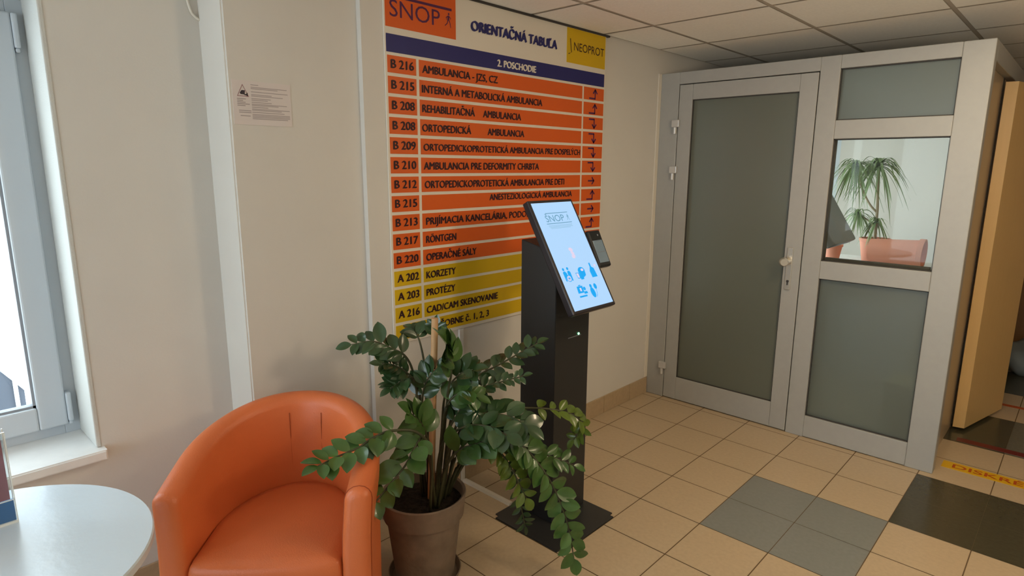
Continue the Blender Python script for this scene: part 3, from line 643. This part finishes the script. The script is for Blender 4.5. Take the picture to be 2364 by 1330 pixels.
for s in (.44, .58):                                        # seams of the upholstery
    bm = BM(); tube(bm, [chair_pt(s, tk+.003, z) for z in [.42+k*.03 for k in range(10)] if z < plan(s, 0)[2]-.05], .0012, n=5); obj('seam', bm, SEAM, shell, True)
for s in (1,):
    prof = shell_profile(plan(s, 0)[2]); pts = [chair_pt(s, o_+(-.0006 if k < 9 else .0006), z+.0004)+fx*.001 for k, (o_, z) in enumerate(prof)]
    bm = BM(); tube(bm, pts, .0013, n=5); obj('seam', bm, SEAM, shell, True)
bm = BM(); outl = []                                        # seat cushion
for k in range(33):
    s = .13+.74*k/32; u, w, h, l = plan(s, tk+.002); outl.append((u*.975, w+.0))
uL, wL = outl[0]; uR, wR = outl[-1]; fw = .172
fr = [(uR*1.0, wR+.04), (uR*.99, fw-.03)] + [(uR*.97*math.cos(PI*k/12*1), fw+.022*math.sin(PI*k/12)) for k in range(0, 13)] + [(uL*.99, fw-.03), (uL*1.0, wL+.04)]
outl += fr; cu_ = sum(a for a, b in outl)/len(outl); cw_ = .0; rings = []
for sc_, z in ((1, .09), (1, .25), (1.0, .385), (.992, .405), (.975, .420), (.94, .430), (.8, .439), (.5, .446), (.2, .449)):
    rings.append([bm.verts.new(CO+rx*(cu_+(u-cu_)*sc_)+fx*(cw_+(w-cw_)*sc_-max(0, (.40-z))*.02)+Vector((0, 0, z))) for u, w in outl])
n = len(outl)
for A, B in zip(rings, rings[1:]):
    for k in range(n): bm.faces.new((A[k], A[(k+1) % n], B[(k+1) % n], B[k]))
bm.faces.new(rings[-1]); bmesh.ops.recalc_face_normals(bm, faces=bm.faces[:]); obj('seat_cushion', bm, LEATHER, ch, True)
for u, w in ((-.22, .13), (.22, .13), (-.2, -.22), (.2, -.22)):
    p = CO+rx*u+fx*w; bm = BM(); lathe(bm, [(.018, 0), (.022, .06), (.022, .10)], (p.x, p.y, 0), 16, True); obj('foot', bm, BLACK, ch)

# ================================================================== ROUND TABLE WITH LEAFLET HOLDER
TX, TY, TZ, TR = .340, -3.519, .70, .362
tb = thing('round_table', (TX, TY, 0), 'round pale grey laminate table by the window in the lower left corner', 'table')
bm = BM(); lathe(bm, [(.0005, -.024), (TR-.005, -.024), (TR-.001, -.021), (TR, -.004), (TR-.003, 0), (.0005, 0)], (TX, TY, TZ), 96); obj('tabletop', bm, [TABLE], tb, True, .5)
bm = BM(); lathe(bm, [(.0005, 0), (.21, 0), (.21, .006), (.05, .020), (.030, .03), (.030, TZ-.05), (.10, TZ-.04), (.10, TZ-.024), (.0005, TZ-.024)], (TX, TY, 0), 48); obj('pedestal', bm, METAL, tb, True, .6)
le = thing('leaflet_holder', (.2, -3.48, TZ), 'clear acrylic leaflet holder with a blue and pink leaflet standing on the round table', 'leaflet holder')
bm = BM(); box(bm, .170, .206, -3.56, -3.396, TZ, TZ+.004); box(bm, .2015, .2045, -3.56, -3.394, TZ+.004, TZ+.226); box(bm, .170, .173, -3.56, -3.394, TZ+.004, TZ+.226); obj('acrylic_stand', bm, ACRYL, le)
bm = BM()
for q in ((.2005, .2055, -3.3955, -3.3935, TZ, TZ+.227), (.169, .174, -3.3955, -3.3935, TZ, TZ+.227), (.2005, .2065, -3.56, -3.3935, TZ, TZ+.005), (.2005, .2055, -3.56, -3.3935, TZ+.226, TZ+.228), (.2045, .2055, -3.56, -3.394, TZ+.058, TZ+.060)): box(bm, *q)
obj('polished_edge', bm, ACRYLE, le)
bm = BM(); box(bm, .196, .200, -3.56, -3.402, TZ+.060, TZ+.224); lf = obj('leaflet', bm, PINKP, le)
bm = BM(); box(bm, .194, .2005, -3.56, -3.397, TZ+.005, TZ+.058); obj('blue_band', bm, BLUEP, lf)

# ================================================================== POTTED PLANT
PX, PY = .295, -2.250
pl = thing('potted_plant', (PX, PY, 0), 'tall bushy green plant with arching fronds in a brown clay pot beside the armchair', 'potted plant')
bm = BM(); lathe(bm, [(.0005, .012), (.106, .012), (.112, .03), (.138, .255), (.150, .262), (.158, .335), (.160, .345), (.156, .349), (.148, .345), (.144, .30), (.0005, .298)], (PX, PY, 0), 64); obj('clay_pot', bm, POT, pl, True, .5)
bm = BM(); lathe(bm, [(.0005, 0), (.125, 0), (.138, .03), (.134, .031), (.122, .010), (.0005, .010)], (PX, PY, 0), 48); obj('saucer', bm, POT, pl, True, .5)
bm = BM(); lathe(bm, [(.145, .305), (.12, .316), (.07, .322), (.0005, .326)], (PX, PY, 0), 40); obj('soil', bm, SOIL, pl, True)
rl = random.Random(11); CAMV = Vector((.79, -.61, .25)).normalized()
def leaf(bm, base, d, nrm, L, W, bend, fold):
    d = d.normalized(); sd = d.cross(nrm).normalized(); nrm = sd.cross(d).normalized()
    rows_ = []; K = 8
    for k in range(K+1):
        t = k/K; wd = W*.5*(math.sin(PI*min(1, t**.85))**.75)*(1.0+.25*t) if 0 < k < K else .0008
        c = base+d*(L*t*(1-.12*bend*t))-nrm*(bend*L*.32*t*t)
        up = nrm*(wd*fold)
        rows_.append([bm.verts.new(c-sd*wd+up), bm.verts.new(c-sd*wd*.5+up*.42), bm.verts.new(c), bm.verts.new(c+sd*wd*.5+up*.42), bm.verts.new(c+sd*wd+up)])
    for a, b in zip(rows_, rows_[1:]):
        for j in range(4): bm.faces.new((a[j], a[j+1], b[j+1], b[j]))
for fi, (P, L, W, n, t0) in enumerate(FRONDS):
    P = [Vector(p) for p in P]; P[0].z = .318; c2 = Vector((PX, PY, 0)); o2 = (Vector((P[0].x, P[0].y, 0))-c2)
    if o2.length > .10: o2 = o2*(.10/o2.length); P[0] = Vector((PX+o2.x, PY+o2.y, .316))
    path = catmull(P, 8); m = len(path); bm = BM(); tube(bm, path, .0062, .0022, 7)
    st = obj('frond_stem', bm, STEM, pl, True)
    bm = BM(); mt = LEAF if fi in (5, 12, 14, 15, 17, 18, 19, 20) else LEAFD
    if fi in (9, 22): mt = LEAFY
    pos = []
    for k in range(n):
        pos.append(t0+(1-t0)*(k+.4)/n)
    for k, t in enumerate(pos+[1.0]):
        x = t*(m-1); i = min(int(x), m-2); p = path[i].lerp(path[i+1], x-i); tg = (path[min(i+2, m-1)]-path[max(i-1, 0)]).normalized()
        nrm = Vector((0, 0, 1))*.75+CAMV*.65+Vector((rl.uniform(-.25, .25), rl.uniform(-.25, .25), rl.uniform(-.1, .25)))
        nrm = (nrm-tg*nrm.dot(tg)); 
        if nrm.length < .1: nrm = CAMV.copy()
        nrm.normalize(); sd = tg.cross(nrm)
        tip = t >= 1
        for sg in ((0,) if tip else (-1, 1)):
            f_ = rl.uniform(.85, 1.12)*(1-.25*max(0, (t-.75)/.25)) if not tip else .8
            d = tg*rl.uniform(.45, .75)+sd*sg*rl.uniform(.8, 1.05)+nrm*rl.uniform(-.05, .35) if sg else tg+nrm*.1
            n2 = (nrm+sd*sg*rl.uniform(-.55, .25)+Vector((rl.uniform(-.2, .2), rl.uniform(-.2, .2), rl.uniform(-.2, .2)))).normalized()
            leaf(bm, p+sd*sg*.002, d, n2, L*f_, W*f_*rl.uniform(.9, 1.1), rl.uniform(.2, .9), rl.uniform(.12, .38))
    obj('leaflets', bm, mt, st, True)
bm = BM(); tube(bm, [Vector(STAKE0), Vector(STAKE1)], .0125, .0118, 16); tag(obj('wooden_stake', bm, STAKEM, None, True, .8), 'pale round wooden stake stuck upright in the plant pot', 'stake')

# ================================================================== FLOOR TAPES
bm = BM(); 
tp = thing('floor_tape', (1.9, .235, 0), 'yellow floor tape with red lettering beyond the partition corner', 'floor tape', None)
box(bm, 1.572, 2.9, .186, .279, 0, .001); strip = obj('tape_strip', bm, TAPEY, tp)
text('lettering', 'DISKR\u00c9TNA Z\u00d3NA', TAPEL, tp, (0, 0, .001), (1, 0, 0), (0, 1, 0), 1.617, 2.400, .207, .050, .012)
bm = BM(); box(bm, 1.578, 3.0, .620, .680, 0, .001); tag(obj('floor_tape', bm, TAPER), 'dull red tape strip along the front edge of the black floor tiles', 'floor tape')
bm = BM(); box(bm, 1.60, 3.0, 1.49, 1.535, 0, .001); tag(obj('floor_tape', bm, TAPEL), 'orange red tape strip across the cream tiles farther down the corridor', 'floor tape')
# far down the corridor
cb = thing('wardrobe_cabinet', (2.05, 2.9, 0), 'brown wooden cabinet far down the corridor behind the beech door', 'cabinet')
bm = BM(); box(bm, 1.60, 2.5, 2.75, 3.2, 0.0, 2.0, .004); cbb = obj('body', bm, BROWNW, cb)
for x in (1.603, 2.052):
    bm = BM(); box(bm, x, x+.445, 2.732, 2.75, .08, 1.98, .003); dd = obj('door', bm, BROWNW, cb)
    bm = BM(); box(bm, (x+.40) if x < 2 else (x+.03), (x+.412) if x < 2 else (x+.042), 2.715, 2.732, .95, 1.1, .003); obj('handle', bm, CHROME, dd)
bm = BM(); bmesh.ops.create_uvsphere(bm, u_segments=28, v_segments=16, radius=1)
for v in bm.verts:
    x, y, z = v.co; k = 1+.10*math.sin(7*x+3*z)+.08*math.sin(9*y+5*z)
    v.co = (1.80+.20*x*k, 2.45+.17*y*k, max(.0, .12+.16*z*k))
tag(obj('floor_sack', bm, BAG, None, True), 'blue grey sack on the floor in front of the brown cabinet', 'sack')

# ================================================================== BACK ROOM SEEN THROUGH THE CLEAR PANE
w2 = struct('window_2', (.07, BY, .9))
bm = BM()
for q in ((-.1, -.05, .9, 2.1), (.19, .24, .9, 2.1), (-.1, .24, .9, .95), (-.1, .24, 2.05, 2.1)): box(bm, q[0], q[1], BY+.02, BY+.07, q[2], q[3], .004)
obj('window_frame', bm, PVC, w2)
bm = BM(); box(bm, -.05, .19, BY+.04, BY+.046, .95, 2.05); obj('glass_pane', bm, CLEAR, w2)
sb = thing('low_cabinet', (.85, 1.6, 0), 'white low cabinet behind the frosted sidelight with planters on it', 'cabinet')
bm = BM(); box(bm, .45, 1.40, 1.35, 1.95, 0, .83, .004); sbb = obj('body', bm, PVC, sb)
bm = BM(); box(bm, .44, 1.41, 1.335, 1.96, .83, .85, .003); obj('top', bm, SILL, sb)
for k in range(2):
    bm = BM(); box(bm, .455+k*.472, .455+k*.472+.466, 1.334, 1.35, .06, .82, .002); dd = obj('door', bm, PVC, sb)
dr = thing('palm_plant', (.77, 1.60, .85), 'palm with spiky drooping leaf crowns in a salmon clay planter behind the glass', 'potted plant')
bm = BM(); lathe(bm, [(.0005, 0), (.075, 0), (.10, .15), (.106, .152), (.106, .175), (.095, .175), (.09, .14), (.0005, .138)], (.80, 1.60, .85), 32); obj('clay_planter', bm, TERRA, dr, True, .5)
trunk = [(.80, 1.6, .98), (.795, 1.6, 1.12), (.79, 1.6, 1.26), (.775, 1.6, 1.42), (.765, 1.6, 1.56)]
br_ = [(.79, 1.6, 1.22), (.74, 1.58, 1.28), (.68, 1.56, 1.40), (.625, 1.55, 1.565)]
br2 = [(.795, 1.6, 1.10), (.74, 1.62, 1.15), (.66, 1.62, 1.20)]
bm = BM(); tube(bm, catmull(trunk, 5), .012, .008, 8); tube(bm, catmull(br_, 5), .008, .006, 8); tube(bm, catmull(br2, 4), .007, .005, 8); obj('trunk', bm, PALMT, dr, True)
rp = random.Random(5)
def crown(c, n, L, spread=1.):
    bm = BM(); c = Vector(c)
    for k in range(n):
        a = rp.uniform(0, 2*PI); e = rp.uniform(-.35, 1.0); l = L*rp.uniform(.75, 1.15); d = Vector((math.cos(a), math.sin(a), 0)); prev = None
        s_ = Vector((-d.y, d.x, 0))
        for j in range(8):
            t = j/7; p = c+d*(l*spread*(.75*t*math.cos(e)))+Vector((0, 0, l*(math.sin(e)*t-.85*t*t))); wd = .0080*(1-t)**.6+.0004
            cur = (bm.verts.new(p-s_*wd), bm.verts.new(p+s_*wd+Vector((0, 0, .002))))
            if prev: bm.faces.new((prev[0], prev[1], cur[1], cur[0]))
            prev = cur
    return obj('leaf_crown', bm, PALM, dr, True)
crown(trunk[-1], 95, .32); crown(br_[-1], 85, .29); crown(br2[-1], 50, .22); crown((.80, 1.58, 1.15), 40, .17)
dr.location.y += .10
bm = BM(); prof = [(.0005, 0), (.078, 0), (.098, .30), (.108, .302), (.108, .335), (.094, .335), (.088, .30), (.0005, .296)]
lathe(bm, prof, (0, 0, 0), 32); bmesh.ops.transform(bm, matrix=Matrix.Translation((.83, 1.45, .966)) @ Matrix.Rotation(PI/2+.02, 4, 'Y'), verts=bm.verts)
tag(obj('lying_planter', bm, TERRA, None, True, .5), 'empty salmon clay planter lying on its side in front of the palm', 'planter')
bm = BM(); lathe(bm, [(.0005, 0), (.045, 0), (.062, .11), (.068, .112), (.068, .13), (.058, .13), (.0005, .10)], (.575, 1.48, .85), 28)
tag(obj('small_planter', bm, TERRA, None, True, .5), 'small salmon clay pot standing left of the palm behind the glass', 'planter')
bm = BM(); box(bm, 1.27, 1.425, .17, .40, 0, .40, .004); tag(obj('storage_box', bm, YBOX), 'pale yellow box showing blurred behind the frosted lower pane', 'box')
co = thing('treatment_couch', (.55, .85, 0), 'dark grey couch with raised sloping backrest behind the glass, left of the palm', 'couch')
Mb = Matrix.Translation((.745, .80, 1.17)) @ Matrix.Rotation(1.02, 4, 'Y')
bm = BM(); box(bm, -.26, .13, -.22, .22, -.035, .035, .012, Mb); obj('backrest', bm, GREYV, co, True, .6)
bm = BM(); box(bm, .80, 1.35, .58, 1.02, .80, .88, .015); obj('seat', bm, GREYV, co, True, .6)
bm = BM(); box(bm, .76, 1.36, .60, 1.0, .74, .80, .003); obj('frame', bm, METAL, co)
for x, y in ((.80, .63), (.80, .97), (1.32, .63), (1.32, .97)):
    bm = BM(); box(bm, x-.02, x+.02, y-.02, y+.02, 0, .745, .003); obj('leg', bm, METAL, co)

# ================================================================== OUTSIDE THE WINDOW
ob = thing('neighbour_building', (-9, -3, -3), 'white rendered building seen overexposed through the window', 'building')
bm = BM(); box(bm, -9.4, -9, -9, 4, -4, 6); obj('facade', bm, OUTW, ob)
bm = BM(); quad(bm, [(-12, -14, -4), (-.7, -14, -4), (-.7, 9, -4), (-12, 9, -4)]); tag(obj('yard_ground', bm, OUTW), None, None, None, 'structure')
st = thing('outdoor_stair_railing', (-4, -2.95, -4), 'grey stair railing panels with white posts outside the window', 'railing')
bm = BM(); prism(bm, [(-4, -3.35, .55), (-4, -2.86, -.16), (-4, -2.90, -4), (-4, -3.35, -4)], (-.04, 0, 0)); obj('railing_panel', bm, OUTG, st)
bm = BM(); prism(bm, [(-3.985, -3.36, .62), (-3.985, -2.84, -.12), (-3.985, -2.86, -.22), (-3.985, -3.36, .52)], (-.06, 0, 0))
obj('handrail', bm, OUTW, st)
for y, zt in ((-2.915, -.1), (-3.10, .2)):
    bm = BM(); box(bm, -3.99, -3.95, y-.012, y+.012, -4, zt); obj('railing_post', bm, OUTW, st)
